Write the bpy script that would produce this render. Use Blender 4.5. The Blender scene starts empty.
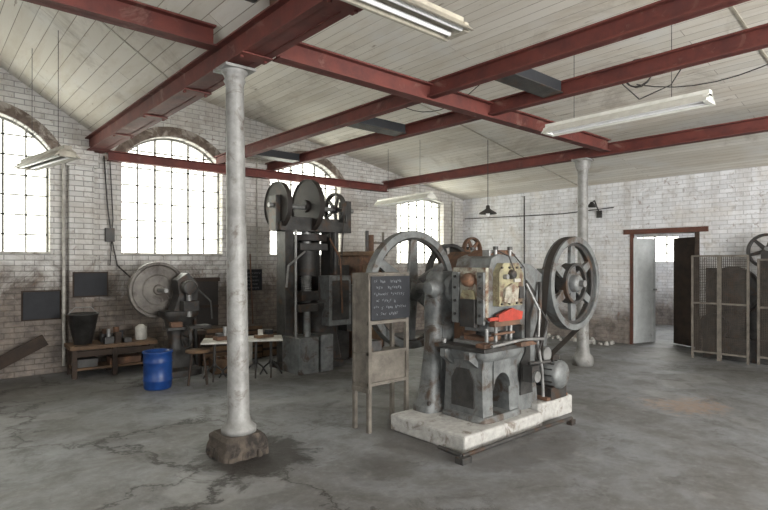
import bpy, math, random
from mathutils import Vector, Matrix
random.seed(7)
S=bpy.context.scene
try: S.view_settings.view_transform='Standard'
except Exception: pass

def lin(c):
    o=[]
    for x in c:
        x=x/255.0
        o.append(x/12.92 if x<=0.04045 else ((x+0.055)/1.055)**2.4)
    return (o[0],o[1],o[2],1.0)

# ------------------------------------------------------------------ materials
def nodes(name):
    m=bpy.data.materials.new(name); m.use_nodes=True
    nt=m.node_tree; b=nt.nodes['Principled BSDF']
    return m,nt,b
def N(nt,t,**k):
    n=nt.nodes.new(t)
    for a,v in k.items():
        if a in n.inputs.keys(): n.inputs[a].default_value=v
        else: setattr(n,a,v)
    return n
def mixc(nt,fac,a,b,mode='MIX'):
    n=nt.nodes.new('ShaderNodeMix'); n.data_type='RGBA'; n.blend_type=mode
    for i,v in ((0,fac),(6,a),(7,b)):
        if hasattr(v,'links') or isinstance(v,bpy.types.NodeSocket): nt.links.new(v,n.inputs[i])
        else: n.inputs[i].default_value=v
    return n.outputs[2]
def ramp(nt,src,p0,p1,c0=(0,0,0,1),c1=(1,1,1,1)):
    r=nt.nodes.new('ShaderNodeValToRGB')
    r.color_ramp.elements[0].position=p0; r.color_ramp.elements[1].position=p1
    r.color_ramp.elements[0].color=c0; r.color_ramp.elements[1].color=c1
    nt.links.new(src,r.inputs[0]); return r.outputs[0]
def noise(nt,vec,scale,detail=6,rough=.6,dist=0):
    n=nt.nodes.new('ShaderNodeTexNoise'); n.inputs['Scale'].default_value=scale
    n.inputs['Detail'].default_value=detail; n.inputs['Roughness'].default_value=rough
    n.inputs['Distortion'].default_value=dist
    nt.links.new(vec,n.inputs['Vector']); return n.outputs[0]
def math_(nt,op,a,b=None):
    n=nt.nodes.new('ShaderNodeMath'); n.operation=op
    for i,v in enumerate((a,b)):
        if v is None: continue
        if isinstance(v,bpy.types.NodeSocket): nt.links.new(v,n.inputs[i])
        else: n.inputs[i].default_value=v
    return n.outputs[0]
def bump(nt,b,h,st=.2,dist=.02):
    n=nt.nodes.new('ShaderNodeBump'); n.inputs['Strength'].default_value=st; n.inputs['Distance'].default_value=dist
    nt.links.new(h,n.inputs['Height']); nt.links.new(n.outputs[0],b.inputs['Normal'])

def mat(name,c1,c2,scale=6,rough=.6,metal=0,bmp=.25,c3=None,t3=.58):
    m,nt,b=nodes(name)
    tc=nt.nodes.new('ShaderNodeTexCoord').outputs['Object']
    n1=noise(nt,tc,scale,8,.65)
    col=mixc(nt,ramp(nt,n1,.35,.65),lin(c1),lin(c2))
    if c3:
        n2=noise(nt,tc,scale*.45+1,8,.7,.6)
        col=mixc(nt,ramp(nt,n2,t3-.05,t3+.06),col,lin(c3))
    nt.links.new(col,b.inputs['Base Color'])
    b.inputs['Roughness'].default_value=rough; b.inputs['Metallic'].default_value=metal
    if bmp: bump(nt,b,noise(nt,tc,scale*5,6),bmp,.01)
    return m

M={}
M['red']=mat('red_oxide_paint',(110,54,46),(86,44,40),5,.7,0,.2,(128,94,84),.63)
M['cast']=mat('cast_iron_grey',(122,125,124),(90,92,92),8,.5,.15,.4,(78,67,58),.56)
M['castd']=mat('cast_iron_dark',(70,69,67),(43,42,41),7,.5,.2,.3,(74,56,43),.58)
M['rust']=mat('rusty_iron',(114,84,65),(76,61,51),8,.75,.1,.35,(134,98,74),.6)
M['olive']=mat('olive_paint',(156,150,118),(116,110,90),12,.5,0,.3,(88,66,52),.53)
M['redb']=mat('red_paint_bright',(176,60,43),(128,46,36),14,.6,0,.2,(92,60,50),.57)
M['white']=mat('dirty_white',(200,198,190),(158,154,146),7,.7,0,.25,(116,104,92),.62)
M['headp']=mat('worn_head_plate',(172,170,156),(116,110,96),14,.55,.1,.3,(104,74,56),.54)
M['lamp']=mat('lamp_enamel',(238,238,230),(220,220,210),9,.35,0,.0)
M['tube']=mat('tube_glass',(250,250,250),(240,240,240),9,.2,0,.0)
M['lampd']=mat('lamp_housing',(180,174,158),(144,138,126),9,.5,0,.1)
M['black']=mat('black_board',(38,40,45),(26,28,33),5,.7,0,.05)
M['chalk']=mat('chalk',(140,144,148),(112,114,118),30,.9,0,0)
M['wood']=mat('old_wood',(112,88,64),(78,61,48),6,.8,0,.3)
M['woodd']=mat('dark_wood',(62,48,38),(42,34,28),6,.8,0,.3)
M['woodg']=mat('weathered_wood',(118,112,103),(88,83,76),8,.85,0,.3)
M['guard']=mat('guard_wire',(88,80,72),(62,57,53),8,.8,.1,.1)
M['blue']=mat('blue_plastic',(28,70,134),(19,50,108),6,.4,0,.05)
M['steel']=mat('worn_steel',(150,150,148),(114,114,112),9,.4,.4,.15)
M['disc']=mat('disc_brown',(46,39,35),(32,29,27),6,.6,.1,.2,(62,46,38),.6)
M['discl']=mat('disc_pale',(118,113,106),(84,80,76),6,.5,.2,.2,(66,57,51),.55)
M['rubber']=mat('belt_leather',(60,54,48),(44,40,37),9,.8,0,.1)
M['plinth']=mat('concrete_plinth',(184,183,178),(158,156,152),16,.95,0,.8,(122,114,105),.6)
M['rubble']=mat('rubble',(90,81,72),(60,54,48),10,.95,0,.9,(42,38,35),.54)
M['paintcol']=mat('column_paint',(152,152,149),(122,121,118),8,.5,.1,.3,(92,82,74),.59)
M['frame']=mat('window_bar',(140,140,134),(112,110,104),9,.6,0,.1)
M['cable']=mat('cable',(60,56,54),(44,42,40),9,.7,0,0)
M['door']=mat('door_white',(218,222,222),(196,200,200),5,.6,0,.15,(150,146,138),.68)
M['brown']=mat('brown_paint',(100,60,47),(76,50,41),6,.6,0,.15)

m,nt,b=nodes('dusty_glass')
nt.nodes.remove(b)
tr=N(nt,'ShaderNodeBsdfTransparent'); tr.inputs[0].default_value=(.96,.97,.94,1)
tl=N(nt,'ShaderNodeBsdfTranslucent'); tl.inputs[0].default_value=(.9,.9,.86,1)
mx=nt.nodes.new('ShaderNodeMixShader'); mx.inputs[0].default_value=.3
nt.links.new(tr.outputs[0],mx.inputs[1]); nt.links.new(tl.outputs[0],mx.inputs[2])
nt.links.new(mx.outputs[0],nt.nodes['Material Output'].inputs[0])
M['glass']=m

def wallmat(name,ax,white,warm,brick_st=.5,zdirt=1.0,lo=.48,grime=.7):
    m,nt,b=nodes(name)
    g=nt.nodes.new('ShaderNodeNewGeometry').outputs['Position']
    sp=nt.nodes.new('ShaderNodeSeparateXYZ'); nt.links.new(g,sp.inputs[0])
    cb=nt.nodes.new('ShaderNodeCombineXYZ'); nt.links.new(sp.outputs[ax],cb.inputs[0]); nt.links.new(sp.outputs[2],cb.inputs[1])
    br=nt.nodes.new('ShaderNodeTexBrick'); nt.links.new(cb.outputs[0],br.inputs['Vector'])
    br.inputs['Scale'].default_value=1; br.inputs['Brick Width'].default_value=.23; br.inputs['Row Height'].default_value=.075
    br.inputs['Mortar Size'].default_value=.007; br.inputs['Mortar Smooth'].default_value=.5
    br.inputs['Color1'].default_value=lin(white); br.inputs['Color2'].default_value=lin(tuple(int(c*.93) for c in white))
    br.inputs['Mortar'].default_value=lin(tuple(int(c*(1-.32*brick_st)) for c in white))
    n1=noise(nt,g,1.1,8,.7,.5); n2=noise(nt,g,5,8,.7,.3); n3=noise(nt,g,2.3,8,.75,1.)
    mp=nt.nodes.new('ShaderNodeMapping'); mp.inputs['Scale'].default_value=(2.2,2.2,.35); nt.links.new(g,mp.inputs[0])
    n4=noise(nt,mp.outputs[0],1.6,8,.7,.4)
    col=mixc(nt,math_(nt,'MULTIPLY',ramp(nt,n1,lo,.72),.7),br.outputs[0],lin(warm))
    col=mixc(nt,math_(nt,'MULTIPLY',ramp(nt,n4,.48,.7),grime),col,lin((150,141,130)))
    col=mixc(nt,math_(nt,'MULTIPLY',ramp(nt,n2,.54,.76),.8),col,lin((146,136,126)))
    h=math_(nt,'ADD',sp.outputs[2],math_(nt,'MULTIPLY',n3,-1.8*zdirt))
    d=ramp(nt,h,-.35,.6,(1,1,1,1),(0,0,0,1))
    dd=mixc(nt,ramp(nt,n2,.4,.6),lin((124,112,101)),lin((80,70,63)))
    dd=mixc(nt,math_(nt,'MULTIPLY',br.outputs['Fac'],.35),dd,lin((60,52,47)))
    col=mixc(nt,math_(nt,'MULTIPLY',d,.88),col,dd)
    v=ramp(nt,noise(nt,g,9,4,.6,1.5),.62,.67)
    col=mixc(nt,math_(nt,'MULTIPLY',v,.5),col,lin((122,98,84)))
    nt.links.new(col,b.inputs['Base Color']); b.inputs['Roughness'].default_value=.9
    hh=math_(nt,'ADD',math_(nt,'MULTIPLY',br.outputs['Fac'],-1.0*brick_st),math_(nt,'MULTIPLY',n2,.7))
    bump(nt,b,hh,.7,.02)
    return m
M['wallw']=wallmat('whitewashed_brick',0,(220,219,216),(186,178,168),.85,1.2,.44,.5)
M['wallr']=wallmat('whitewashed_plaster',1,(230,231,234),(206,197,184),.45,.45,.48,.4)
M['arch']=mat('arch_brick',(124,112,102),(88,76,68),9,.9,0,.5,(164,157,149),.55)

# ceiling boards
m,nt,b=nodes('ceiling_boards')
g=nt.nodes.new('ShaderNodeNewGeometry').outputs['Position']
sp=nt.nodes.new('ShaderNodeSeparateXYZ'); nt.links.new(g,sp.inputs[0])
cb=nt.nodes.new('ShaderNodeCombineXYZ'); nt.links.new(sp.outputs[1],cb.inputs[0]); nt.links.new(sp.outputs[0],cb.inputs[1])
br=nt.nodes.new('ShaderNodeTexBrick'); nt.links.new(cb.outputs[0],br.inputs['Vector'])
br.inputs['Scale'].default_value=1; br.inputs['Brick Width'].default_value=4.2; br.inputs['Row Height'].default_value=.12
br.inputs['Mortar Size'].default_value=.003; br.inputs['Mortar Smooth'].default_value=.3
br.inputs['Color1'].default_value=lin((223,219,210)); br.inputs['Color2'].default_value=lin((208,203,192)); br.inputs['Mortar'].default_value=lin((138,128,114))
mp=nt.nodes.new('ShaderNodeMapping'); mp.inputs['Scale'].default_value=(3,.5,3); nt.links.new(g,mp.inputs[0])
n1=noise(nt,mp.outputs[0],1.3,8,.7,.3); n2=noise(nt,g,1.0,6,.6)
col=mixc(nt,math_(nt,'MULTIPLY',ramp(nt,n1,.48,.76),.75),br.outputs[0],lin((184,172,152)))
col=mixc(nt,math_(nt,'MULTIPLY',ramp(nt,n2,.52,.75),.8),col,lin((216,217,215)))
n3=noise(nt,mp.outputs[0],5,5,.6,.4)
col=mixc(nt,math_(nt,'MULTIPLY',ramp(nt,n3,.66,.72),.7),col,lin((126,110,92)))
n5=noise(nt,g,.8,8,.75,.8)
col=mixc(nt,math_(nt,'MULTIPLY',ramp(nt,n5,.54,.68),.5),col,lin((142,131,116)))
nt.links.new(col,b.inputs['Base Color']); b.inputs['Roughness'].default_value=.8
bump(nt,b,math_(nt,'MULTIPLY',br.outputs['Fac'],-1),.5,.01)
M['ceil']=m

# floor
m,nt,b=nodes('concrete_floor')
g=nt.nodes.new('ShaderNodeNewGeometry').outputs['Position']
n1=noise(nt,g,.55,10,.7,.6); n2=noise(nt,g,2.5,10,.75,.5); n3=noise(nt,g,14,8,.7)
col=mixc(nt,ramp(nt,n1,.4,.6),lin((100,99,97)),lin((130,133,136)))
col=mixc(nt,math_(nt,'MULTIPLY',ramp(nt,n2,.46,.64),.6),col,lin((86,84,80)))
col=mixc(nt,math_(nt,'MULTIPLY',ramp(nt,n3,.5,.72),.4),col,lin((144,144,143)))
n6=noise(nt,g,1.1,10,.8,1.2)
col=mixc(nt,math_(nt,'MULTIPLY',ramp(nt,n6,.55,.62),.6),col,lin((68,65,61)))
n7=noise(nt,g,.9,3,.5,.2)
col=mixc(nt,math_(nt,'MULTIPLY',ramp(nt,n7,.6,.615),.35),col,lin((146,146,144)))
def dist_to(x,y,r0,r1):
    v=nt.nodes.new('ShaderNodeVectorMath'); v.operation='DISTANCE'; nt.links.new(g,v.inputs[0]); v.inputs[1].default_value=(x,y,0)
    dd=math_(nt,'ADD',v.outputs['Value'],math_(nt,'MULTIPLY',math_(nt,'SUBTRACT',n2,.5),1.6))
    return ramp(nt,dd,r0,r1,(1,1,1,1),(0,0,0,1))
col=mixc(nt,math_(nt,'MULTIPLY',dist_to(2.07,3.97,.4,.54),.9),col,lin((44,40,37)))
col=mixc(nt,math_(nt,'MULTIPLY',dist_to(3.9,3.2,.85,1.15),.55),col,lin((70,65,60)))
col=mixc(nt,math_(nt,'MULTIPLY',dist_to(2.7,3.1,.12,.35),.7),col,lin((62,58,54)))
col=mixc(nt,math_(nt,'MULTIPLY',ramp(nt,math_(nt,'MULTIPLY',dist_to(6.3,2.2,.1,1.1),n3),.3,.5),.7),col,lin((136,110,88)))
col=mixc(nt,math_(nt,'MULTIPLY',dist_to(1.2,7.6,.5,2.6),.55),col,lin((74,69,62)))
wn=nt.nodes.new('ShaderNodeTexNoise'); wn.inputs['Scale'].default_value=1.7; wn.inputs['Detail'].default_value=9; wn.inputs['Roughness'].default_value=.7; nt.links.new(g,wn.inputs['Vector'])
wadd=nt.nodes.new('ShaderNodeVectorMath'); wadd.operation='MULTIPLY_ADD'; nt.links.new(wn.outputs['Color'],wadd.inputs[0]); wadd.inputs[1].default_value=(1.2,1.2,0); nt.links.new(g,wadd.inputs[2])
vo=nt.nodes.new('ShaderNodeTexVoronoi'); vo.feature='DISTANCE_TO_EDGE'; vo.inputs['Scale'].default_value=.62; nt.links.new(wadd.outputs[0],vo.inputs['Vector'])
cr=ramp(nt,vo.outputs['Distance'],.003,.013,(1,1,1,1),(0,0,0,1))
halo=ramp(nt,vo.outputs['Distance'],.005,.05,(1,1,1,1),(0,0,0,1))
xs=nt.nodes.new('ShaderNodeSeparateXYZ'); nt.links.new(g,xs.inputs[0])
side=ramp(nt,math_(nt,'DIVIDE',xs.outputs[0],10.),.2,.3,(1,1,1,1),(.0,.0,.0,1))
brk=ramp(nt,noise(nt,g,.9,4,.6),.34,.46)
cm=math_(nt,'MULTIPLY',math_(nt,'MULTIPLY',cr,side),brk)
hm=math_(nt,'MULTIPLY',math_(nt,'MULTIPLY',math_(nt,'MULTIPLY',halo,side),brk),.35)
col=mixc(nt,hm,col,lin((70,65,60)))
col=mixc(nt,math_(nt,'MULTIPLY',cm,.9),col,lin((40,36,34)))
nt.links.new(col,b.inputs['Base Color'])
rr=ramp(nt,n2,.3,.7,(.42,.42,.42,1),(.7,.7,.7,1)); nt.links.new(rr,b.inputs['Roughness'])
bump(nt,b,math_(nt,'ADD',math_(nt,'MULTIPLY',n3,.25),math_(nt,'ADD',n2,math_(nt,'MULTIPLY',cm,-1.5))),.3,.02)
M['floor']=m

# ------------------------------------------------------------------ mesh builder
class MB:
    def __init__(s): s.v=[];s.f=[];s.mi=[];s.sm=[];s.mats=[]
    def _m(s,k):
        if k not in s.mats: s.mats.append(k)
        return s.mats.index(k)
    def add(s,vs,fs,k,smooth=False,T=None):
        o=len(s.v)
        for p in vs:
            p=Vector(p)
            if T is not None: p=T@p
            s.v.append(p)
        i=s._m(k)
        for f in fs: s.f.append([o+j for j in f]); s.mi.append(i); s.sm.append(smooth)
        return s
    def box(s,x0,x1,y0,y1,z0,z1,k,T=None):
        vs=[(x0,y0,z0),(x1,y0,z0),(x1,y1,z0),(x0,y1,z0),(x0,y0,z1),(x1,y0,z1),(x1,y1,z1),(x0,y1,z1)]
        return s.add(vs,[(0,3,2,1),(4,5,6,7),(0,1,5,4),(1,2,6,5),(2,3,7,6),(3,0,4,7)],k,False,T)
    def cyl(s,p1,p2,r1,k,r2=None,n=24,cap=True):
        r2=r1 if r2 is None else r2
        p1=Vector(p1);p2=Vector(p2);d=(p2-p1).normalized()
        a=d.orthogonal().normalized();b=d.cross(a)
        vs=[];
        for p,r in ((p1,r1),(p2,r2)):
            for i in range(n):
                t=2*math.pi*i/n; vs.append(p+a*(r*math.cos(t))+b*(r*math.sin(t)))
        s.add(vs,[(i,(i+1)%n,n+(i+1)%n,n+i) for i in range(n)],k,True)
        if cap:
            s.add(vs[:n],[tuple(range(n))[::-1]],k); s.add(vs[n:],[tuple(range(n))],k)
        return s
    def lathe(s,c,axis,prof,k,n=48,closed=False,smooth=True):
        c=Vector(c);ax={'X':Vector((1,0,0)),'Y':Vector((0,1,0)),'Z':Vector((0,0,1))}[axis] if isinstance(axis,str) else Vector(axis).normalized()
        a=ax.orthogonal().normalized();b=ax.cross(a)
        vs=[];m=len(prof)
        for i in range(n):
            t=2*math.pi*i/n;dr=a*math.cos(t)+b*math.sin(t)
            for r,h in prof: vs.append(c+dr*r+ax*h)
        fs=[]
        for i in range(n):
            j=(i+1)%n
            for q in range(m if closed else m-1):
                w=(q+1)%m
                fs.append((i*m+q,j*m+q,j*m+w,i*m+w))
        return s.add(vs,fs,k,smooth)
    def wheel(s,c,axis,R,w,rim,hub,nsp,k,spw=.05,spt=.03,ph=0,hw=None):
        s.lathe(c,axis,[(R-rim,-w/2),(R,-w/2),(R,w/2),(R-rim,w/2)],k,56,True,False)
        hw=hw or w*.8
        s.lathe(c,axis,[(0.001,-hw),(hub*.7,-hw),(hub,-hw*.7),(hub,hw*.7),(hub*.7,hw),(.001,hw)],k,24)
        c=Vector(c);ax={'X':Vector((1,0,0)),'Y':Vector((0,1,0)),'Z':Vector((0,0,1))}[axis]
        a=ax.orthogonal().normalized();b=ax.cross(a)
        for i in range(nsp):
            t=2*math.pi*i/nsp+ph; d=a*math.cos(t)+b*math.sin(t); e=ax.cross(d)
            T=Matrix((( d.x,e.x,ax.x,c.x),(d.y,e.y,ax.y,c.y),(d.z,e.z,ax.z,c.z),(0,0,0,1)))
            r0=hub*.8;r1=R-rim*.7;w0=spw*.65;w1=spw*.42
            vs=[(r0,-w0,-spt/2),(r1,-w1,-spt/2),(r1,w1,-spt/2),(r0,w0,-spt/2),(r0,-w0,spt/2),(r1,-w1,spt/2),(r1,w1,spt/2),(r0,w0,spt/2)]
            s.add(vs,[(0,3,2,1),(4,5,6,7),(0,1,5,4),(1,2,6,5),(2,3,7,6),(3,0,4,7)],k,False,T)
        return s
    def prism(s,pts,axis,a0,a1,k,smooth=False):
        def P(p,h): return {'Y':(p[0],h,p[1]),'X':(h,p[0],p[1]),'Z':(p[0],p[1],h)}[axis]
        n=len(pts);vs=[P(p,a0) for p in pts]+[P(p,a1) for p in pts]
        s.add(vs,[tuple(range(n)),tuple(range(2*n-1,n-1,-1))],k)
        s.add(vs,[(i,n+i,n+(i+1)%n,(i+1)%n) for i in range(n)],k,smooth)
        return s
    def loft(s,secs,k,n=28,p=.45,cap=True):
        vs=[]
        for z,cx,cy,hx,hy in secs:
            for i in range(n):
                t=2*math.pi*i/n;c=math.cos(t);q=math.sin(t)
                vs.append((cx+hx*math.copysign(abs(c)**p,c),cy+hy*math.copysign(abs(q)**p,q),z))
        fs=[]
        for j in range(len(secs)-1):
            for i in range(n): fs.append((j*n+i,j*n+(i+1)%n,(j+1)*n+(i+1)%n,(j+1)*n+i))
        s.add(vs,fs,k,True)
        if cap: s.add(vs[-n:],[tuple(range(n))],k); s.add(vs[:n],[tuple(range(n))[::-1]],k)
        return s
    def tube(s,pts,r,k,n=8):
        for i in range(len(pts)-1): s.cyl(pts[i],pts[i+1],r,k,n=n)
        return s
    def strip(s,loop,y0,y1,k):
        n=len(loop);vs=[(p[0],y0,p[1]) for p in loop]+[(p[0],y1,p[1]) for p in loop]
        return s.add(vs,[(i,(i+1)%n,n+(i+1)%n,n+i) for i in range(n)],k,True)
    def make(s,name,bev=0,loc=None,rz=0,origin=True):
        me=bpy.data.meshes.new(name)
        if loc is None:
            xs=[p.x for p in s.v];ys=[p.y for p in s.v];zs=[p.z for p in s.v]
            c=Vector(((min(xs)+max(xs))/2,(min(ys)+max(ys))/2,min(zs)))
            vs=[p-c for p in s.v]
        else: c=Vector(loc);vs=s.v
        me.from_pydata([tuple(p) for p in vs],[],s.f)
        for k in s.mats: me.materials.append(M[k])
        for i,pl in enumerate(me.polygons): pl.material_index=s.mi[i]; pl.use_smooth=s.sm[i]
        me.update()
        o=bpy.data.objects.new(name,me); S.collection.objects.link(o); o.location=c; o.rotation_euler=(0,0,rz)
        if bev:
            b=o.modifiers.new('bevel','BEVEL'); b.width=bev; b.segments=2; b.limit_method='ANGLE'; b.angle_limit=math.radians(50); b.harden_normals=False
        return o

def hull(pts):
    pts=sorted(set(pts))
    def half(ps):
        h=[]
        for p in ps:
            while len(h)>1 and (h[-1][0]-h[-2][0])*(p[1]-h[-2][1])-(h[-1][1]-h[-2][1])*(p[0]-h[-2][0])<=0: h.pop()
            h.append(p)
        return h[:-1]
    return half(pts)+half(pts[::-1])
def circ(x,z,r,n=40): return [(x+r*math.cos(2*math.pi*i/n),z+r*math.sin(2*math.pi*i/n)) for i in range(n)]

# ------------------------------------------------------------------ room shell
WY=8.7; RX=10.2; X0=-4.5; Y0=-4.5
prof=[(X0,3.3),(0.3,4.5),(2.0,3.42),(3.2,4.3),(RX,3.08)]
def ceilz(x):
    for (a,za),(b_,zb) in zip(prof,prof[1:]):
        if a<=x<=b_: return za+(zb-za)*(x-a)/(b_-a)
def apply_bool(o,cutters):
    for c in cutters:
        md=o.modifiers.new('cut','BOOLEAN'); md.operation='DIFFERENCE'; md.object=c; md.solver='EXACT'
    dg=bpy.context.evaluated_depsgraph_get(); dg.update()
    me=bpy.data.meshes.new_from_object(o.evaluated_get(dg)); o.modifiers.clear(); o.data=me
    for c in cutters: bpy.data.objects.remove(c)

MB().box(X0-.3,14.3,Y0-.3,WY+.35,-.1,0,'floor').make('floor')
b=MB().prism([(X0,0)]+[(RX,0)]+prof[::-1],'Y',WY,WY+.35,'wallw'); wall=b.make('wall_back')
wins=[(-.13,1.45,1.66,3.12,3.54),(2.38,3.97,1.66,3.12,3.54),(4.88,6.46,1.66,3.1,3.5),(8.0,9.5,1.5,2.95,3.02)]
def archpts(x0,x1,zb,zs,za,n=20,off=0):
    xc=(x0+x1)/2;w=(x1-x0)/2+off;h=za-zs+off
    R=(w*w+h*h)/(2*h);a=math.asin(min(1,w/R));zc=zs+h-R
    return [(xc+R*math.sin(a-2*a*i/n),zc+R*math.cos(a-2*a*i/n)) for i in range(n+1)]
cut=[]
for w in wins:
    x0,x1,zb,zs,za=w
    cut.append(MB().prism([(x0,zb),(x1,zb)]+archpts(*w),'Y',WY-.3,WY+.6,'wallw').make('cutter'))
apply_bool(wall,cut)
for i,w in enumerate(wins):
    x0,x1,zb,zs,za=w; b=MB(); y=WY+.14
    def top(x):
        xc=(x0+x1)/2;hw=(x1-x0)/2;h=za-zs;R=(hw*hw+h*h)/(2*h)
        return za-R+math.sqrt(max(R*R-(x-xc)**2,0))
    nc=6
    for c in range(nc+1):
        x=x0+(x1-x0)*c/nc; t=.011 if 0<c<nc else .024
        if c in(2,4): t=.015
        b.box(max(x-t,x0),min(x+t,x1),y,y+.03,zb,top(min(max(x,x0+.01),x1-.01)),'frame')
    z=zb;st=.27
    while z<za:
        if z>zs:
            hw=(x1-x0)/2;h=za-zs;R=(hw*hw+h*h)/(2*h);q=R*R-(z-(za-R))**2;wd=math.sqrt(max(q,0))
        else: wd=(x1-x0)/2
        xc=(x0+x1)/2
        b.box(xc-wd,xc+wd,y,y+.026,z-.01,z+.01,'frame'); z+=st
    a=archpts(*w);ai=[(p[0],p[1]-.03) for p in a]
    for q in range(len(a)-1):
        b.prism([a[q],a[q+1],ai[q+1],ai[q]],'Y',y-.005,y+.04,'frame')
    b.prism([(x0,zb),(x1,zb)]+a,'Y',y+.038,y+.042,'glass')
    b.box(x0-.0,x1+.0,WY-.03,y,zb-.0,zb+.03,'white')
    b.make('window_%d'%(i+1))
for i,w in enumerate(wins[:3]):
    a=archpts(*w,off=.01);o=archpts(*w,off=.16);b=MB()
    for q in range(len(a)-1):
        b.prism([a[q],a[q+1],o[q+1],o[q]],'Y',WY-.02,WY-.001,'arch')
    b.make('trim_%d'%(i+1))
MB().box(1.66,1.98,WY-.12,WY,0,3.2,'wallw').box(1.62,2.02,WY-.16,WY,2.9,3.1,'wallw').make('trim_4',.01)
dy0,dy1,dz=3.41,4.6,2.07
b=MB();b.box(RX,RX+.3,Y0,dy0,0,3.08,'wallr');b.box(RX,RX+.3,dy1,WY,0,3.08,'wallr');b.box(RX,RX+.3,dy0,dy1,dz,3.08,'wallr');b.make('wall_right')
MB().box(X0-.3,X0,Y0,WY,0,3.3,'wallr').make('wall_left')
b=MB().prism([(X0,0),(RX,0)]+prof[::-1],'Y',Y0-.3,Y0,'wallw'); b.make('wall_front')
b=MB();n=len(prof)
vs=[(x,Y0-.3,z) for x,z in prof]+[(x,WY+.35,z) for x,z in prof]+[(x,Y0-.3,z+.12) for x,z in prof]+[(x,WY+.35,z+.12) for x,z in prof]
fs=[]
for i in range(n-1):
    fs+=[(i,i+1,n+i+1,n+i),(2*n+i,3*n+i,3*n+i+1,2*n+i+1)]
b.add(vs,fs,'ceil')
b.make('ceiling')
b=MB()
for yy in (1.6,5.6):
    for (a,za),(c,zc) in zip(prof,prof[1:]):
        b.prism([(a,za),(c,zc),(c,zc-.01),(a,za-.01)],'Y',yy,yy+.02,'lampd')
b.make('ceiling_batten')
# annex
b=MB();b.box(14,14.2,2,7.4,0,1.55,'wallr');b.box(14,14.2,2,7.4,2.2,2.8,'wallr');b.box(14,14.2,2,5.15,1.55,2.2,'wallr');b.box(14,14.2,6.3,7.4,1.55,2.2,'wallr');b.make('wall_annex_end')
MB().box(RX+.3,14.2,7.4,7.6,0,2.8,'wallr').make('wall_annex_back')
MB().box(RX+.3,14.2,1.8,2,0,2.8,'wallr').make('wall_annex_front')
MB().box(RX+.3,14.2,1.8,7.6,2.8,2.9,'ceil').make('ceiling_annex')
b=MB()
for i in range(5): 
    y=5.15+1.15*i/4; b.box(14.05,14.08,y-.015,y+.015,1.55,2.2,'frame')
for z in (1.55,1.77,1.98,2.19): b.box(14.05,14.08,5.15,6.3,z-.012,z+.012,'frame')
b.box(14.081,14.085,5.15,6.3,1.55,2.2,'glass');b.make('window_5')
b=MB();b.box(RX-.03,RX+.02,dy0-.14,dy1+.12,dz-.0,dz+.09,'brown');b.box(RX-.02,RX+.3,dy0,dy0+.07,0,dz,'woodd');b.box(RX-.02,RX+.06,dy1-.05,dy1,0,dz,'brown');b.make('door_frame',.004)
b=MB()
b.box(0,.62,-.02,.02,.02,2.0,'door')
for z0,z1 in((.12,.85),(.98,1.88)):
    b.box(.08,.54,-.03,-.02,z0,z0+.03,'door').box(.08,.54,-.03,-.02,z1-.03,z1,'door').box(.08,.11,-.03,-.02,z0,z1,'door').box(.51,.54,-.03,-.02,z0,z1,'door')
b.cyl((.57,-.02,1.02),(.57,-.08,1.02),.018,'steel')
b.make('door_1',.004,loc=(RX+.02,dy1-.04,0),rz=math.radians(-14))
b=MB()
b.box(0,.62,-.02,.02,.02,2.0,'woodd')
for z0,z1 in((.15,.9),(1.05,1.85)): b.box(.1,.52,-.035,-.02,z0,z1,'woodd').box(.1,.52,.02,.035,z0,z1,'woodd')
b.make('door_2',.004,loc=(RX+.35,dy0+.1,0),rz=math.radians(62))
b=MB();b.box(13.2,13.7,3.3,4.0,0,.75,'wood').box(13.15,13.75,3.25,4.05,.75,.8,'woodd').make('annex_cabinet',.005)

# ------------------------------------------------------------------ steel beams
def ibeam(name,p1,p2,h=.2,w=.12,tf=.015,tw=.012,k='red',gus=0):
    b=MB();x0,y0,z=p1;x1,y1,_=p2
    if abs(x1-x0)>abs(y1-y0):
        b.box(x0,x1,y0-w/2,y0+w/2,z,z+tf,k).box(x0,x1,y0-w/2,y0+w/2,z+h-tf,z+h,k).box(x0,x1,y0-tw/2,y0+tw/2,z,z+h,k)
    else:
        b.box(x0-w/2,x0+w/2,y0,y1,z,z+tf,k).box(x0-w/2,x0+w/2,y0,y1,z+h-tf,z+h,k).box(x0-tw/2,x0+tw/2,y0,y1,z,z+h,k)
    return b.make(name)
def gird(name,x,y0,y1,z):
    b=MB()
    for dx in(-.06,.06):
        b.box(x+dx-.006,x+dx+.006,y0,y1,z,z+.2,'red')
        sg=1 if dx>0 else -1
        b.box(min(x+dx,x+dx+sg*.06),max(x+dx,x+dx+sg*.06),y0,y1,z,z+.014,'red').box(min(x+dx,x+dx+sg*.06),max(x+dx,x+dx+sg*.06),y0,y1,z+.186,z+.2,'red')
    b.box(x-.055,x+.055,y0,y1,z+.005,z+.012,'red')
    y=y0+.2
    while y<y1-.1: 
        b.box(x-.13,x+.13,y,y+.14,z-.01,z-.0,'red'); 
        for q in(-.1,.1): b.cyl((x+q,y+.07,z-.025),(x+q,y+.07,z-.01),.014,'red',n=8)
        y+=1.15
    return b.make(name)
gird('steel_girder',2.0,Y0,WY-.01,3.14)
ibeam('steel_girder',(7.6,Y0,3.10),(7.6,WY-.01,3.10),.16,.14)
ibeam('steel_beam',(X0,4.25,3.3),(1.86,4.25,3.3),.17,.13)
ibeam('steel_beam',(2.14,3.72,3.13),(7.52,3.72,3.13),.17,.12)
ibeam('steel_beam',(3.86,Y0,3.17),(3.86,WY-.01,3.17),.15,.10)
ibeam('steel_beam',(4.82,Y0,3.17),(4.82,WY-.01,3.17),.15,.10)
ibeam('steel_beam',(2.14,WY-.2,3.02),(7.52,WY-.2,3.02),.14,.12)
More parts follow.
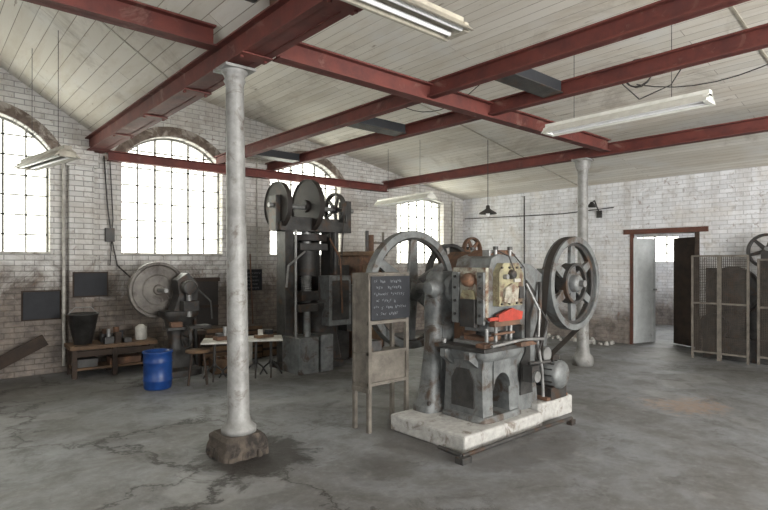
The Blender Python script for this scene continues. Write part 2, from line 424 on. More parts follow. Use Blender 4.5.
for y in(2.9,5.1,7.6):
    MB().box(3.93,4.75,y-.09,y+.09,3.2,3.31,'black').box(3.93,4.75,y-.11,y+.11,3.188,3.2,'castd').make('black_crosspiece',.004)
b=MB();b.wheel((1.72,3.3,3.42),'X',.12,.05,.03,.04,5,'castd').tube([(1.68,3.3,3.4),(1.94,3.3,3.4)],.018,'rust').box(1.88,1.96,3.24,3.36,3.341,3.4,'rust').make('line_shaft_pulley')

# ------------------------------------------------------------------ columns
b=MB()
b.lathe((0,0,0),'Z',[(.001,.17),(.14,.17),(.14,.21),(.105,.24),(.088,.3),(.08,1.5),(.072,2.97),(.078,3.0),(.088,3.02),(.078,3.04),(.09,3.07),(.105,3.09),(.105,3.1)],'paintcol',32)
b.box(-.13,.13,-.12,.12,3.1,3.122,'paintcol')
col=b.make('cast_iron_column',loc=(2.01,4.09,0)); col.rotation_euler=(-.008,-.009,0)
b=MB()
b.loft([(0,0,0,.2,.2),(.07,0,0,.195,.19),(.1,.01,0,.185,.19),(.145,0,.01,.18,.175),(.17,0,0,.15,.15)],'rubble',24,.22)
for i in range(26):
    a=random.uniform(0,6.28);r=random.uniform(.16,.23);q=random.uniform(.02,.04)
    b.loft([(0,math.cos(a)*r,math.sin(a)*r,q,q*.8),(q,math.cos(a)*r,math.sin(a)*r,q*.9,q),(q*1.5+random.uniform(0,.05),math.cos(a)*r*.95,math.sin(a)*r*.95,q*.4,q*.5)],'rubble',8,.7)
b.make('column_footing',.006,loc=(2.0,4.1,0))
b=MB();b.lathe((0,0,0),'Z',[(.001,.0),(.16,.0),(.15,.12),(.1,.18),(.088,.3),(.078,1.5),(.075,2.9),(.11,3.0),(.11,3.07)],'paintcol',32);b.box(-.12,.12,-.12,.12,3.07,3.098,'paintcol').make('cast_iron_column',loc=(7.62,4.15,0))

# ------------------------------------------------------------------ lights (fixtures, switched off)
def fluo(name,c,L,axis,k='lamp',drop=.4,wf=.6):
    b=MB();h=L/2
    b.prism([(-.12,0),(-.10,.0),(-.035,.055),(.035,.055),(.10,0),(.12,0),(.045,.075),(-.045,.075)],'X',-h,h,k)
    b.box(-h,h,-.035,.035,.055,.11,k)
    for y in(-.05,.05):
        b.cyl((-h+.04,y,.02),(h-.04,y,.02),.016,'tube',n=12)
    for x in(-h,h-.04): b.box(x,x+.04,-.075,.075,.0,.06,k)
    for x in(-h*wf,h*wf): b.cyl((x,0,.1),(x,0,.1+drop),.003,'cable',n=6)
    return b.make(name,loc=c,rz=axis)
P2=math.pi/2
fluo('fluorescent_light',(5.2,2.45,2.93),1.6,P2,drop=ceilz(5.2)-3.05)
fluo('fluorescent_light',(2.0,2.29,3.0),1.3,0,'lampd',.028,.05)
fluo('fluorescent_light',(1.05,6.6,2.58),1.2,P2+.17,'lampd',1.2)
fluo('fluorescent_light',(6.4,6.8,2.58),1.5,P2-.1,'lamp',.9)
b=MB();b.lathe((0,0,0),'Z',[(.15,0),(.14,.02),(.06,.07),(.035,.09),(.03,.14),(.001,.15)],'castd',24).lathe((0,0,0),'Z',[(.001,-.05),(.03,-.03),(.035,0),(.02,.05)],'tube',16).cyl((0,0,.14),(0,0,ceilz(7.23)-2.36),.006,'cable',n=6)
b.make('pendant_lamp',loc=(7.23,5.63,2.35))
b=MB();b.tube([(10.19,5.2,2.5),(9.8,5.1,2.72),(9.6,5.05,2.66)],.012,'cable').lathe((9.6,5.05,2.58),'Z',[(.1,0),(.05,.06),(.02,.1)],'castd',16).box(10.16,10.2,5.15,5.25,2.42,2.56,'castd').make('wall_lamp')

# ------------------------------------------------------------------ MAIN PRESS
b=MB()
b.box(3.33,4.45,2.82,3.72,0,.149,'plinth').make('machine_plinth',.02)
b=MB().box(4.5,5.12,2.9,3.42,0,.189,'plinth').make('machine_plinth',.02)
b=MB()
b.loft([(.15,3.84,3.58,.27,.135),(.2,3.84,3.58,.27,.135),(.24,3.84,3.58,.22,.12),(.4,3.85,3.6,.18,.105),(.7,3.86,3.6,.15,.09),(.95,3.87,3.6,.15,.09),(1.1,3.9,3.6,.18,.1),(1.18,3.93,3.6,.2,.11),(1.42,3.95,3.6,.19,.11),(1.46,3.95,3.6,.15,.09)],'cast')
b.lathe((3.95,3.6,1.3),'Y',[(.001,-.2),(.07,-.2),(.08,-.17),(.13,-.16),(.14,-.1),(.14,.12),(.1,.16),(.1,.2),(.001,.2)],'cast',32)
b.lathe((3.76,3.56,1.3),'X',[(.001,-.1),(.06,-.1),(.07,-.07),(.09,-.05),(.09,.05)],'cast',28)
b.prism([(3.78,.35),(3.94,.35),(3.92,1.0),(3.82,1.0)],'Y',3.5,3.52,'cast')
for x in(3.62,4.06):
    b.cyl((x,3.5,.2),(x,3.5,.25),.02,'castd',n=6)
b.cyl((3.98,3.0,1.3),(3.98,4.2,1.28),.05,'steel')
b.wheel((3.98,4.1,1.26),'Y',.62,.1,.075,.11,6,'cast',.1,.045,.3,.1)
b.lathe((3.98,4.1,1.26),'Y',[(.545,-.03),(.52,-.02),(.52,.02),(.545,.03)],'castd',56)
# head
b.prism([(3.8,1.02),(4.24,1.0),(4.3,1.2),(4.28,1.5),(4.18,1.6),(3.95,1.62),(3.84,1.58),(3.8,1.48)],'Y',2.95,3.34,'cast')
b.prism([(3.86,1.16),(4.2,1.16),(4.22,1.44),(4.14,1.54),(3.92,1.54),(3.86,1.46)],'Y',2.88,2.95,'olive')
b.prism([(3.9,1.2),(4.0,1.18),(4.1,1.2),(4.12,1.32),(4.02,1.36),(3.92,1.32)],'Y',2.855,2.88,'headp')
b.lathe((4.03,2.87,1.44),'Y',[(.001,-.03),(.035,-.03),(.045,0),(.045,.02)],'castd',24)
b.box(3.76,3.8,2.95,3.33,1.04,1.5,'headp')
b.box(3.735,3.76,2.955,3.03,1.0,1.46,'cast').box(3.735,3.76,3.24,3.32,1.0,1.46,'cast')
b.box(3.725,3.77,3.05,3.22,.97,1.22,'castd').prism([(3.05,1.22),(3.22,1.22),(3.19,1.3),(3.08,1.3)],'X',3.73,3.77,'olive')
b.lathe((3.755,3.13,1.39),'X',[(.001,-.06),(.04,-.06),(.06,-.04),(.065,.02)],'rust',24)
for y in(2.99,3.28):
    for z in(1.08,1.2,1.32,1.42): b.cyl((3.722,y,z),(3.74,y,z),.014,'castd',n=6)
for x in(3.89,4.0,4.11,4.18):
    for z in(1.18,1.5): b.cyl((x,2.866,z),(x,2.88,z),.011,'castd',n=6)
b.box(4.06,4.15,2.86,2.88,1.37,1.4,'white').cyl((3.93,2.88,1.42),(3.93,2.84,1.42),.022,'steel').box(4.14,4.2,2.86,2.885,1.22,1.33,'castd')
b.loft([(1.55,4.1,3.15,.2,.17),(1.62,4.1,3.15,.2,.17),(1.66,4.1,3.15,.14,.13)],'rust').box(3.9,4.0,3.02,3.1,1.6,1.66,'steel')
for x,y in((3.95,2.99),(4.15,2.98),(3.98,3.28)): b.cyl((x,y,1.58),(x,y,1.66),.016,'steel').cyl((x,y,1.66),(x,y,1.69),.024,'castd')
b.tube([(3.95,2.99,1.66),(4.0,2.88,1.6),(4.05,2.85,1.45)],.006,'cable').tube([(4.15,2.98,1.66),(4.26,2.9,1.5),(4.27,2.88,1.2)],.006,'cable')
# slide guard (red) and ram
b.prism([(3.84,1.03),(4.18,1.03),(4.2,1.1),(4.1,1.12),(4.04,1.14),(3.96,1.12),(3.84,1.09)],'Y',2.87,2.9,'redb')
b.box(3.72,3.9,2.875,2.9,1.04,1.07,'redb')
b.box(3.82,4.2,2.9,2.96,.98,1.04,'rust')
b.box(3.87,4.13,3.02,3.28,.92,1.02,'cast').cyl((4.0,3.14,.8),(4.0,3.14,.93),.05,'steel').cyl((4.0,3.14,.88),(4.0,3.14,.91),.09,'castd')
b.cyl((3.9,2.95,.84),(3.9,2.95,1.0),.016,'steel').cyl((4.12,2.95,.84),(4.12,2.95,1.0),.016,'steel').box(3.86,4.16,2.93,2.97,.9,.92,'rust')
# bed
for x in((3.72,3.86),(4.1,4.24)):
    b.prism([(2.93,.15),(3.42,.15),(3.4,.22),(3.38,.6),(3.42,.76),(2.93,.76),(2.96,.6),(2.95,.22)],'X',x[0],x[1],'cast')
arc=[(3.86+.12+.12*math.cos(math.pi*i/10),.42+.14*math.sin(math.pi*i/10)) for i in range(11)]
b.prism([(3.86,.76),(3.86,.42)]+arc[::-1][1:-1]+[(4.1,.42),(4.1,.76)],'Y',2.94,3.4,'cast')
b.box(3.86,4.1,3.2,3.38,.15,.5,'castd')
b.loft([(.15,3.98,3.17,.3,.27),(.175,3.98,3.17,.3,.27),(.2,3.98,3.17,.27,.25)],'cast',32,.3)
b.loft([(.68,3.98,3.17,.27,.25),(.72,3.98,3.17,.3,.28),(.77,3.98,3.17,.3,.28)],'cast',32,.3)
b.box(3.64,4.3,2.87,3.45,.77,.805,'castd')
b.prism([(3.04,.26),(3.3,.26),(3.3,.5),(3.24,.6),(3.1,.6),(3.04,.5)],'X',3.705,3.722,'castd')
b.prism([(3.72,.62),(3.6,.7),(3.6,.77),(3.72,.77)],'Y',3.0,3.06,'cast');b.prism([(3.72,.62),(3.6,.7),(3.6,.77),(3.72,.77)],'Y',3.28,3.34,'cast')
for x in(3.72,3.97,4.22):
    b.cyl((x,2.92,.8),(x,2.92,.84),.02,'steel',n=6).cyl((x,3.4,.8),(x,3.4,.84),.02,'steel',n=6)
b.box(3.8,4.2,2.96,3.36,.805,.835,'steel').box(3.86,4.1,3.04,3.28,.83,.87,'rust').cyl((3.86,3.02,.83),(3.86,3.02,.95),.018,'steel').cyl((4.14,3.02,.83),(4.14,3.02,.98),.018,'steel').box(3.68,3.8,2.9,3.0,.805,.84,'rust').box(4.1,4.34,2.82,2.9,.79,.83,'rust')
b.tube([(3.7,2.84,.83),(4.1,2.8,.86),(4.4,2.78,.84)],.014,'steel').tube([(4.35,2.82,.84),(4.4,2.8,.55),(4.42,2.8,.3)],.014,'steel')
b.tube([(4.25,2.84,.62),(4.5,2.78,.62)],.018,'castd').box(4.24,4.36,2.8,2.9,.45,.6,'castd').cyl((4.3,2.84,.5),(4.3,2.78,.5),.05,'steel')
b.tube([(4.25,2.87,1.35),(4.36,2.8,1.1),(4.34,2.8,.86)],.012,'steel').tube([(4.3,2.87,1.3),(4.5,2.8,.98),(4.3,2.78,.72)],.009,'cable')
b.tube([(4.6,2.95,1.35),(4.42,2.84,1.0),(4.3,2.82,.82)],.02,'castd')
# rear C-frame
b.prism([(4.2,.15),(4.5,.15),(4.5,.2),(4.6,.2),(4.56,.5),(4.56,.9),(4.7,1.2),(4.7,1.42),(4.5,1.52),(4.25,1.55),(4.25,1.0),(4.34,.95),(4.34,.82),(4.2,.76)],'Y',2.98,3.34,'cast')
b.prism([(4.3,.3),(4.5,.3),(4.46,.6),(4.46,1.0),(4.56,1.25),(4.4,1.38),(4.38,.7),(4.3,.6)],'Y',2.965,2.98,'castd')
# wheel support, shaft, right flywheel
b.prism([(4.98,.19),(5.12,.19),(5.1,.4),(5.14,1.0),(5.26,1.2),(5.26,1.42),(5.16,1.48),(5.0,1.42),(4.7,1.3),(4.66,1.16),(4.95,1.05),(4.98,.6)],'Y',3.2,3.34,'cast')
b.lathe((5.15,3.2,1.33),'Y',[(.001,-.14),(.1,-.14),(.12,-.1),(.12,.18),(.001,.18)],'castd',24)
b.cyl((5.15,2.78,1.33),(5.15,3.5,1.33),.035,'steel')
b.wheel((5.15,2.93,1.33),'Y',.48,.12,.06,.09,6,'cast',.085,.04,.25,.1)
b.lathe((5.15,2.93,1.33),'Y',[(.42,-.025),(.385,-.02),(.385,.02),(.42,.025)],'castd',48)
b.lathe((5.15,2.93,1.33),'Y',[(.18,-.06),(.21,-.06),(.21,.06),(.18,.06)],'castd',36,True,False)
# motor
mx_=4.86;my=3.0
b.lathe((mx_,my,.43),'Y',[(.001,-.17),(.07,-.17),(.125,-.14),(.14,-.12),(.14,.1),(.11,.15),(.05,.17),(.001,.17)],'cast',32)
for i in range(14):
    a=2*math.pi*i/14
    b.cyl((mx_+.142*math.cos(a),my-.1,.43+.142*math.sin(a)),(mx_+.142*math.cos(a),my+.08,.43+.142*math.sin(a)),.007,'castd',n=6)
b.box(mx_-.14,mx_+.14,my-.1,my+.12,.19,.31,'castd').box(mx_-.2,mx_+.18,my-.09,my+.3,.19,.22,'rust').box(mx_-.06,mx_+.06,my-.07,my+.05,.55,.62,'castd')
b.cyl((mx_,my+.17,.43),(mx_,my+.3,.43),.02,'steel')
b.cyl((4.62,2.88,.66),(4.62,2.98,.66),.07,'steel')
b.strip(hull(circ(5.15,1.33,.485)+circ(4.62,.66,.075,20)),2.89,2.96,'rubber')
b.make('mechanical_press',.006)
b=MB();b.tube([(3.22,3.0,.05),(3.2,2.74,.05),(4.0,2.72,.06),(4.74,2.7,.06)],.018,'castd',10).box(3.15,3.26,2.69,2.77,0,.05,'castd').box(4.7,4.77,2.67,2.73,0,.05,'castd').make('treadle_bar',.004)
# chalk board guard
b=MB()
x0,x1,y0,y1=3.1,3.6,3.75,3.99
for x in(x0,x1-.035):
    for y in(y0,y1-.035): b.box(x,x+.035,y,y+.035,0,1.43,'woodg')
b.box(x0+.01,x0+.025,y0+.03,y1-.03,.36,1.42,'woodg')
for z in(.36,1.39): b.box(x0-.006,x0+.01,y0,y1,z,z+.04,'woodg')
for z in(.42,.7,.98,1.395): b.box(x0,x1,y0+.002,y0+.03,z,z+.03,'woodg')
b.box(x0+.03,x1-.03,y0+.02,y0+.028,.45,.7,'woodg')
b.box(x0+.02,x1,y0-.014,y0,1.02,1.42,'black')
b.box(x0,x1,y0+.02,y1,.42,.44,'woodg').box(x0,x1,y0,y1,1.43,1.45,'woodg').box(x0,x1,y0+.02,y1,.7,.715,'woodg').box(x0+.05,x0+.2,y0+.05,y1-.05,.715,.82,'castd')
for r in range(6):
    z=1.385-r*.06; x=x0+.05+(.03 if r%2 else 0)
    end=x1-.05-random.uniform(0,.14)
    while x<end:
        if random.random()<.16: x+=.03; continue
        w=random.uniform(.012,.022);h=random.uniform(.014,.03);z_=z+random.uniform(-.006,.006)
        pts=[(x,z_),(x+w*.3,z_-h),(x+w*.6,z_-h*.2),(x+w,z_-h)] if random.random()<.5 else [(x+w,z_),(x,z_-h*.3),(x+w*.7,z_-h*.6),(x,z_-h)]
        for p,q in zip(pts,pts[1:]): b.cyl((p[0],y0-.015,p[1]),(q[0],y0-.015,q[1]),.0014,'chalk',n=4)
        x+=w+.007
b.make('chalkboard_guard',.0)

# ------------------------------------------------------------------ tall friction press
b=MB()
b.box(4.0,4.85,6.45,7.15,0,.1,'castd')
b.box(3.98,4.3,6.3,6.75,0,.5,'cast').box(4.34,4.55,6.3,6.6,0,.52,'cast').box(4.0,4.28,6.28,6.3,.06,.44,'cast')
b.loft([(.1,4.65,6.85,.3,.3),(.5,4.65,6.85,.24,.25),(.8,4.65,6.85,.26,.27),(.88,4.65,6.85,.32,.32),(.95,4.65,6.85,.32,.32)],'castd')
b.box(4.0,4.14,6.7,6.95,.1,2.1,'castd').box(4.78,4.94,6.7,6.95,.1,2.1,'castd')
b.prism([(3.9,2.0),(5.1,2.0),(5.1,2.12),(4.9,2.2),(4.1,2.2),(3.9,2.12)],'Y',6.66,7.0,'castd')
b.cyl((4.43,6.82,.95),(4.43,6.82,2.0),.07,'steel').cyl((4.43,6.82,1.35),(4.43,6.82,1.75),.14,'castd')
for z in range(12): b.lathe((4.43,6.82,1.0+z*.028),'Z',[(.07,0),(.085,.012),(.07,.024)],'steel',20)
b.box(4.2,4.68,6.62,7.02,1.72,1.82,'castd').box(4.25,4.62,6.66,6.98,.98,1.12,'castd')
b.loft([(1.86,4.43,6.82,.3,.3),(1.95,4.43,6.82,.3,.3)],'disc',40,1)
b.box(4.55,4.95,6.4,6.68,.62,1.35,'cast').box(4.6,4.9,6.385,6.4,.7,1.28,'castd').box(4.95,5.2,6.5,6.8,.5,1.2,'castd')
b.box(3.86,4.0,6.72,6.92,2.0,2.5,'castd').box(5.1,5.2,6.72,6.92,2.0,2.5,'castd')
b.box(4.14,4.3,6.95,7.15,.5,2.0,'castd').box(4.6,4.8,7.0,7.15,.5,2.0,'castd').box(4.14,4.8,7.1,7.15,.9,1.9,'castd')
b.cyl((3.8,6.82,2.36),(5.3,6.82,2.36),.035,'steel')
b.lathe((3.95,6.82,2.36),'X',[(.001,-.05),(.07,-.05),(.07,-.02),(.31,-.02),(.34,-.04),(.34,.04),(.31,.02),(.001,.02)],'disc',56,False,False)
b.lathe((4.45,6.82,2.38),'X',[(.001,-.06),(.09,-.06),(.09,-.02),(.37,-.02),(.4,-.045),(.4,.045),(.37,.02),(.001,.02)],'disc',56,False,False)
b.wheel((4.95,6.82,2.36),'X',.26,.08,.035,.05,5,'castd',.05,.03)
for dy in(-.25,.23): b.cyl((4.95,6.82+dy,2.36),(4.95,6.82+dy*.4,.7),.012,'rubber',n=6)
b.tube([(3.9,6.5,1.2),(3.9,6.45,1.5),(4.2,6.5,1.7)],.015,'steel').tube([(4.7,6.6,1.9),(4.75,6.4,1.6),(4.75,6.35,.8)],.014,'rust')
b.box(5.0,5.3,6.9,7.2,.0,1.5,'castd').cyl((4.2,6.45,.5),(4.2,6.45,.9),.05,'cast').box(4.05,4.35,6.4,6.5,.85,.95,'castd')
b.tube([(4.05,6.5,.5),(4.05,6.5,2.0)],.018,'steel').tube([(4.8,6.6,1.35),(4.8,6.6,2.0)],.03,'castd')
b.make('friction_screw_press',.008)
b=MB();b.box(5.35,5.85,6.7,7.3,0,1.65,'rust').box(5.3,5.9,6.65,7.35,1.65,1.72,'wood').box(5.4,5.8,6.68,6.7,.2,1.5,'wood').cyl((5.5,6.7,1.72),(5.5,6.7,2.05),.03,'castd').cyl((5.75,6.9,1.72),(5.75,6.9,2.0),.05,'rust').make('rusty_cabinet',.008)
b=MB()
for x in(0,.34): b.box(x,x+.04,0,.03,0,2.1,'woodg')
for i in range(7): b.box(.04,.34,.0,.03,.2+i*.28,.24+i*.28,'woodg')
b.make('wooden_ladder',.003,loc=(6.2,7.6,0),rz=-.3)
b=MB();b.loft([(0,0,0,.4,.35),(.15,0,0,.38,.33),(.5,0,0,.25,.22),(1.0,0,0,.28,.25),(1.2,0,0,.42,.28),(1.58,0,0,.42,.28),(1.68,0,0,.3,.2)],'rust')
b.box(-.42,.1,-.34,-.28,1.1,1.6,'rust').box(.1,.4,-.36,-.26,1.2,1.66,'castd').wheel((.0,.42,1.35),'Y',.45,.09,.05,.08,6,'castd')
b.cyl((0,-.2,1.35),(0,.5,1.35),.04,'steel').box(-.3,.3,-.6,-.28,.7,.78,'castd').loft([(0,0,-.5,.2,.15),(.7,0,-.5,.18,.12)],'castd')
b.make('rusty_press',.008,loc=(5.55,4.55,0))
b=MB();b.loft([(0,0,0,.35,.3),(.2,0,0,.3,.25),(.9,0,0,.2,.2),(1.4,0,0,.25,.22),(1.5,0,0,.2,.2)],'castd').wheel((0,-.3,1.72),'Y',.2,.07,.03,.05,5,'rust').cyl((0,-.35,1.72),(0,.1,1.72),.03,'steel').box(-.06,.06,-.2,.1,1.5,1.78,'castd').make('small_press',.006,loc=(6.3,5.5,0))

# ------------------------------------------------------------------ left wheel machine
b=MB()
b.loft([(0,0,0,.28,.24),(.08,0,0,.28,.24),(.12,0,0,.2,.17),(.5,0,0,.12,.11),(.75,0,0,.17,.14),(.82,0,0,.24,.2),(.88,0,0,.24,.2)],'castd')
b.prism([(-.1,.86),(.22,.86),(.24,1.25),(.1,1.4),(-.05,1.3),(-.02,1.1)],'Y',-.1,.14,'castd')
b.lathe((-.18,.3,1.16),'Y',[(.001,-.06),(.06,-.06),(.07,-.03),(.2,-.028),(.21,-.034),(.22,-.028),(.34,-.02),(.35,-.045),(.39,-.045),(.39,.045),(.36,.03),(.001,.03)],'discl',64,False,False)
b.cyl((-.18,-.05,1.16),(-.18,.4,1.16),.03,'steel').lathe((.08,-.2,1.2),'Y',[(.001,-.05),(.09,-.05),(.1,-.03),(.1,.08),(.001,.08)],'castd',24)
b.box(-.02,.2,-.25,-.1,.88,1.02,'castd').cyl((.08,-.18,.8),(.08,-.18,1.12),.04,'steel').tube([(.2,-.1,1.2),(.38,-.2,1.0),(.4,-.2,.75)],.014,'castd').box(-.25,.35,-.3,-.1,.64,.68,'castd').box(-.2,-.05,-.3,-.2,.68,.75,'rust')
b.lathe((.0,-.3,.55),'X',[(.13,-.02),(.15,-.02),(.15,.02),(.13,.02)],'castd',32,True,False).box(-.015,.015,-.44,-.16,.54,.56,'castd')
b.cyl((.3,.1,.0),(.25,.05,.86),.025,'castd').box(.1,.45,.1,.35,.5,.56,'woodd').box(.12,.16,.12,.16,0,.5,'woodd').box(.4,.44,.3,.34,0,.5,'woodd')
b.make('bench_press_with_flywheel',.006,loc=(2.78,7.5,0))
b=MB();b.lathe((0,0,0),'Z',[(.001,0),(.15,0),(.16,.02),(.165,.1),(.172,.11),(.165,.12),(.165,.32),(.172,.33),(.165,.34),(.165,.43),(.175,.44),(.175,.46),(.155,.46),(.15,.06),(.001,.05)],'blue',40).make('plastic_barrel',loc=(2.28,6.83,0))
b=MB();b.box(0,1.1,0,.5,.38,.43,'wood')
for x in(.03,.52,1.0):
    for y in(.03,.42): b.box(x,x+.06,y,y+.06,0,.38,'woodd')
b.box(.05,1.05,.04,.07,.28,.36,'woodd').box(.05,1.05,.06,.44,.1,.13,'wood')
b.box(.1,.35,.1,.4,.13,.24,'castd').box(.5,.9,.1,.35,.13,.22,'rust')
b.make('workbench',.004,loc=(1.56,8.02,0),rz=-.05)
b=MB();b.lathe((0,0,0),'Z',[(.001,0),(.11,0),(.19,.4),(.2,.4),(.2,.42),(.18,.41),(.11,.04),(.001,.03)],'castd',32).tube([(-.19,0,.4),(-.1,0,.5),(.1,0,.5),(.19,0,.4)],.006,'steel').make('metal_bucket',loc=(1.76,8.25,.431))
b=MB();b.box(0,.16,0,.12,0,.12,'castd').box(.03,.13,.02,.1,.12,.18,'rust').cyl((.2,.05,0),(.2,.05,.2),.04,'rust').cyl((.27,.08,.0),(.27,.08,.14),.035,'black').make('bench_tools',.003,loc=(1.98,8.2,.431))
b=MB()
for x,y,w_,h in((0,0,.12,.09),(.14,.03,.08,.14),(.25,.0,.1,.06)): b.box(x,x+w_,y,y+.1,0,h,'woodd' if h>.1 else 'castd')
b.cyl((.06,.05,.09),(.06,.05,.2),.025,'steel').make('bench_tools',.003,loc=(1.98,8.03,.431))
b=MB();b.lathe((0,0,0),'Z',[(.001,0),(.07,0),(.08,.01),(.08,.18),(.05,.2),(.03,.22),(.001,.22)],'white',24).make('white_canister',loc=(2.5,8.2,.431))
T=Matrix.Translation((.55,8.5,.0))@Matrix.Rotation(math.radians(-27),4,'Y')
b=MB();b.box(.0,.95,-.02,.02,.0,.16,'woodd',T).make('wooden_plank',.004)
b=MB();b.lathe((0,0,.4),'Z',[(.001,0),(.15,0),(.15,.03),(.001,.03)],'wood',28)
for a in(.4,1.97,3.54,5.11): b.cyl((.1*math.cos(a),.1*math.sin(a),.4),(.16*math.cos(a),.16*math.sin(a),0),.015,'woodd',n=10)
b.make('wooden_stool',loc=(2.75,6.75,0))
b=MB();b.box(0,.4,0,.02,0,.2,'wood').box(0,.4,.28,.3,0,.2,'wood').box(0,.02,0,.3,0,.2,'wood').box(.38,.4,0,.3,0,.2,'wood').box(0,.4,0,.3,0,.02,'wood')
for i in range(14): 
    x=random.uniform(.06,.34);y=random.uniform(.06,.24); b.cyl((x,y,.03),(x+random.uniform(-.03,.03),y,.18+random.uniform(0,.05)),.022,'rust' if i%2 else 'castd',n=10)
b.make('parts_crate',.002,loc=(3.12,7.12,0),rz=-.2)
b=MB()
for i in range(6): b.cyl((i*.05,0,0.01),(i*.06+random.uniform(-.05,.05),.3,1.3+random.uniform(0,.4)),.012,'rust' if i%2 else 'steel',n=8)
b.make('leaning_rods',loc=(4.1,8.3,0))
def iron_table(name,loc,rz,L):
    b=MB();b.box(-L/2,L/2,-.22,.22,.5,.525,'white')
    for x in(-L/2+.15,L/2-.15):
        b.cyl((x,0,.12),(x,0,.5),.02,'castd',n=12).lathe((x,0,.16),'Z',[(.02,0),(.035,.03),(.02,.06)],'castd',16)
        for a in(0.5,2.6,4.7): b.tube([(x,0,.2),(x+.1*math.cos(a),.1*math.sin(a),.12),(x+.17*math.cos(a),.17*math.sin(a),.01)],.012,'castd')
    return b.make(name,.003,loc=loc,rz=rz)
iron_table('iron_leg_table',(3.08,6.75,0),-.5,.5)
iron_table('iron_leg_table',(3.6,6.6,0),-.5,.5)
b=MB();b.box(-.09,.09,-.09,.09,0,.4,'white').box(-.07,.07,-.07,.07,.4,.44,'castd').make('metal_canister',.01,loc=(3.72,7.4,0))
b=MB()
for i,(x,y,z,w,h) in enumerate(((0,0,0,.5,.28),(.55,.05,0,.45,.3),(.05,.02,.29,.45,.26),(.6,.05,.31,.4,.22),(1.05,.1,0,.3,.4))):
    b.box(x,x+w,y,y+.35,z,z+h,'woodd')
    for q in range(3): b.box(x-.005,x+w+.005,y-.015,y,z+.02+q*h/3,z+.02+q*h/3+h/4.5,'wood')
b.make('wooden_crates',.003,loc=(3.25,7.8,0))
b=MB();b.box(-.2,.2,-.03,.03,.0,.75,'disc').box(-.22,.22,-.05,.05,.72,.78,'woodd').box(-.2,.2,-.05,-.03,.3,.34,'woodd').box(-.2,-.16,-.03,.03,-.52,0,'woodd').box(.16,.2,-.03,.03,-.52,0,'woodd')
b.make('brown_metal_sheet',.004,loc=(3.55,8.4,.52))
b=MB();b.box(-.12,.08,-.07,.07,0,.05,'rust').cyl((.02,0,.05),(.02,0,.17),.03,'steel').box(-.1,-.03,-.04,.04,.05,.09,'castd').make('machine_parts',.002,loc=(3.1,6.75,.526))
b=MB();b.box(-.14,.1,-.06,.06,0,.04,'wood').cyl((-.07,0,.04),(-.07,0,.11),.035,'white').box(.02,.1,-.04,.05,.04,.1,'black').make('machine_parts',.002,loc=(3.62,6.59,.526))
MB().box(1.72,2.14,8.565,8.578,1.07,1.39,'black').box(1.70,2.16,8.578,8.58,1.05,1.41,'woodd').make('black_wall_panel')
MB().box(1.13,1.56,WY-.03,WY-.005,.77,1.14,'black').box(1.11,1.58,WY-.005,WY-.001,.75,1.16,'woodd').make('black_wall_panel')
b=MB();b.box(4.33,4.7,WY-.03,WY-.001,1.05,1.42,'black')
for r in range(5):
    x=4.37
    while x<4.64-.03*(r%2):
        w=random.uniform(.015,.03);z=1.37-r*.065
        b.cyl((x,WY-.032,z),(x+w*.6,WY-.032,z-.03),.003,'chalk',n=4).cyl((x+w*.6,WY-.032,z-.03),(x+w,WY-.032,z),.003,'chalk',n=4);x+=w+.012
b.make('wall_blackboard')
b=MB();b.tube([(1.6,8.62,0.1),(1.6,8.62,3.0)],.022,'white').tube([(2.12,8.64,3.1),(2.16,8.63,2.4),(2.22,8.63,1.9),(2.3,8.64,1.5),(2.6,8.64,1.2)],.01,'cable').tube([(2.2,8.64,3.05),(2.24,8.64,2.2),(2.2,8.64,1.5)],.008,'cable').box(2.14,2.26,8.62,8.69,1.85,2.05,'castd')
b.make('wall_conduit')
b=MB();b.tube([(4.15,8.65,.4),(4.15,8.65,3.0)],.014,'cable').tube([(4.28,8.65,1.5),(4.3,8.64,2.3),(4.36,8.65,3.0)],.008,'cable').tube([(4.6,8.66,1.45),(4.6,8.66,3.6)],.012,'white').make('wall_conduit')
b=MB();b.tube([(9.75,8.62,0),(9.75,8.62,3.0)],.03,'white').tube([(10.14,6.9,0.2),(10.14,6.9,3.0)],.015,'cable').tube([(10.16,8.6,2.6),(10.16,6,2.55),(10.16,4.9,2.6)],.01,'cable').make('wall_conduit')
b=MB();pts=[]
for i in range(30):
    a=i*.45;pts.append((4.92+.03*math.sin(a*.7),2.15+.12*math.cos(a),3.25+.12*math.sin(a)))
b.tube(pts,.005,'cable',6).tube([(4.9,2.3,3.2),(4.95,2.15,3.02),(5.0,1.9,3.1),(4.9,1.7,3.3)],.005,'cable',6).make('loose_cable')
b=MB()
for x,ya,yb in((3.3,6.9,7.6),(5.6,4.5,5.9),(6.6,1.2,2.9)):
    z0=ceilz(x)-.01;pts=[]
    for i in range(9):
        t=i/8;pts.append((x,ya+(yb-ya)*t,z0-.18*4*t*(1-t)))
    b.tube(pts,.006,'cable',6)
b.make('ceiling_wire')

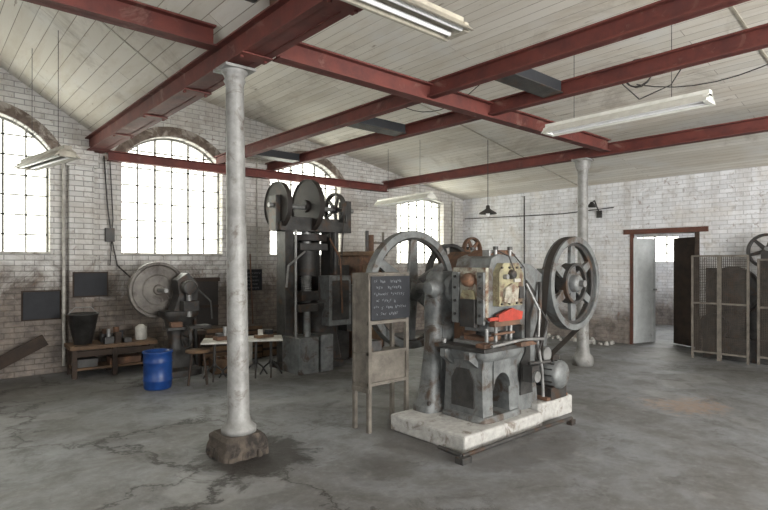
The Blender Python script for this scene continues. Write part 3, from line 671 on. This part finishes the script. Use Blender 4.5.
# ------------------------------------------------------------------ guarded machine, right
def meshpanel(b,y0,y1,z0,z1,x,k='castd'):
    for y in(y0,y1-.03): b.box(x-.02,x+.02,y,y+.03,z0-.1,z1,k)
    for z in(z0,(z0+z1)/2,z1-.03): b.box(x-.018,x+.018,y0,y1,z,z+.03,k)
    y=y0
    while y<y1: b.box(x-.003,x+.003,y,y+.008,z0,z1,'guard'); y+=.026
    z=z0
    while z<z1: b.box(x-.003,x+.003,y0,y1,z,z+.008,'guard'); z+=.026
b=MB()
meshpanel(b,2.5,2.9,.1,1.66,9.52,'woodg');meshpanel(b,2.9,3.3,.1,1.66,9.52,'woodg')
b.make('wire_mesh_guard')
b=MB();meshpanel(b,1.6,2.42,.1,1.6,9.62,'woodg');b.make('wire_mesh_guard')
b=MB()
b.lathe((9.75,2.78,1.1),'X',[(.001,-.04),(.34,-.03),(.38,-.05),(.38,.05),(.001,.04)],'castd',48,False,False)
b.lathe((9.75,3.05,.5),'X',[(.001,-.04),(.22,-.05),(.22,.05),(.001,.04)],'castd',36,False,False)
b.box(9.7,10.1,2.0,3.2,0,.35,'castd').box(9.8,10.05,2.2,2.9,.35,1.2,'castd').box(9.9,10.05,2.9,3.22,.35,1.45,'castd').cyl((9.6,2.3,1.75),(10.1,2.3,1.75),.03,'steel').wheel((9.85,2.35,1.72),'X',.27,.08,.04,.06,6,'castd').box(9.78,9.92,2.3,2.42,1.1,1.72,'castd').box(9.7,10.0,1.6,2.0,.0,1.3,'rust')
b.make('belt_driven_machine',.006)
b=MB();b.box(10.16,10.2,5.3,5.55,1.3,1.6,'white').box(10.15,10.16,5.35,5.5,1.35,1.55,'lampd').make('wall_switch_box',.003)
b=MB()
for i in range(40):
    x=random.uniform(9.6,10.15);y=random.uniform(4.75,6.6);q=random.uniform(.015,.05)
    b.loft([(0,x,y,q,q*.8),(q,x,y,q*.8,q*.7),(q*1.5,x,y,q*.3,q*.3)],'plinth',8,.7)
b.make('plaster_rubble')

# ------------------------------------------------------------------ world and lights
w=bpy.data.worlds.new('sky'); S.world=w; w.use_nodes=True
bg=w.node_tree.nodes['Background']; bg.inputs[0].default_value=(1.0,.99,.93,1); bg.inputs[1].default_value=8.5
def area(name,loc,target,sx,sy,e,col=(1,1,1),portal=False):
    l=bpy.data.lights.new(name,'AREA'); l.shape='RECTANGLE'; l.size=sx; l.size_y=sy; l.energy=e; l.color=col
    o=bpy.data.objects.new(name,l); S.collection.objects.link(o); o.location=loc
    o.rotation_euler=(Vector(target)-Vector(loc)).to_track_quat('-Z','Y').to_euler()
    if portal: l.cycles.is_portal=True
    return o
for i,(x0,x1,zb,zs,za) in enumerate(wins):
    area('window_portal',((x0+x1)/2,WY+.4,(zb+za)/2),((x0+x1)/2,0,(zb+za)/2),x1-x0,za-zb,1,portal=True)
area('window_portal',(14.25,5.72,1.87),(0,5.72,1.87),1.15,.65,1,portal=True)
area('fill_light_front',(4.0,-4.2,1.9),(5.0,4,1.9),6,1.6,930,(1,.988,.962))  # added fill behind the camera; the front wall has no windows
area('fill_light_left',(-4.2,.5,1.9),(4,4,1.9),5,1.6,260,(.98,.99,1))  # second added fill, out of view; no opening in the left wall
area('annex_lamp',(12.2,4.5,2.7),(12.2,4.5,0),1,.3,60)

# ------------------------------------------------------------------ camera
cam=bpy.data.cameras.new('camera'); co=bpy.data.objects.new('camera',cam); S.collection.objects.link(co)
cam.sensor_width=36; cam.lens=25.3; cam.shift_y=7/768
co.location=(0,0,1.55); co.rotation_euler=(math.radians(90),0,math.radians(-41.2)); cam.clip_start=.05
S.camera=co
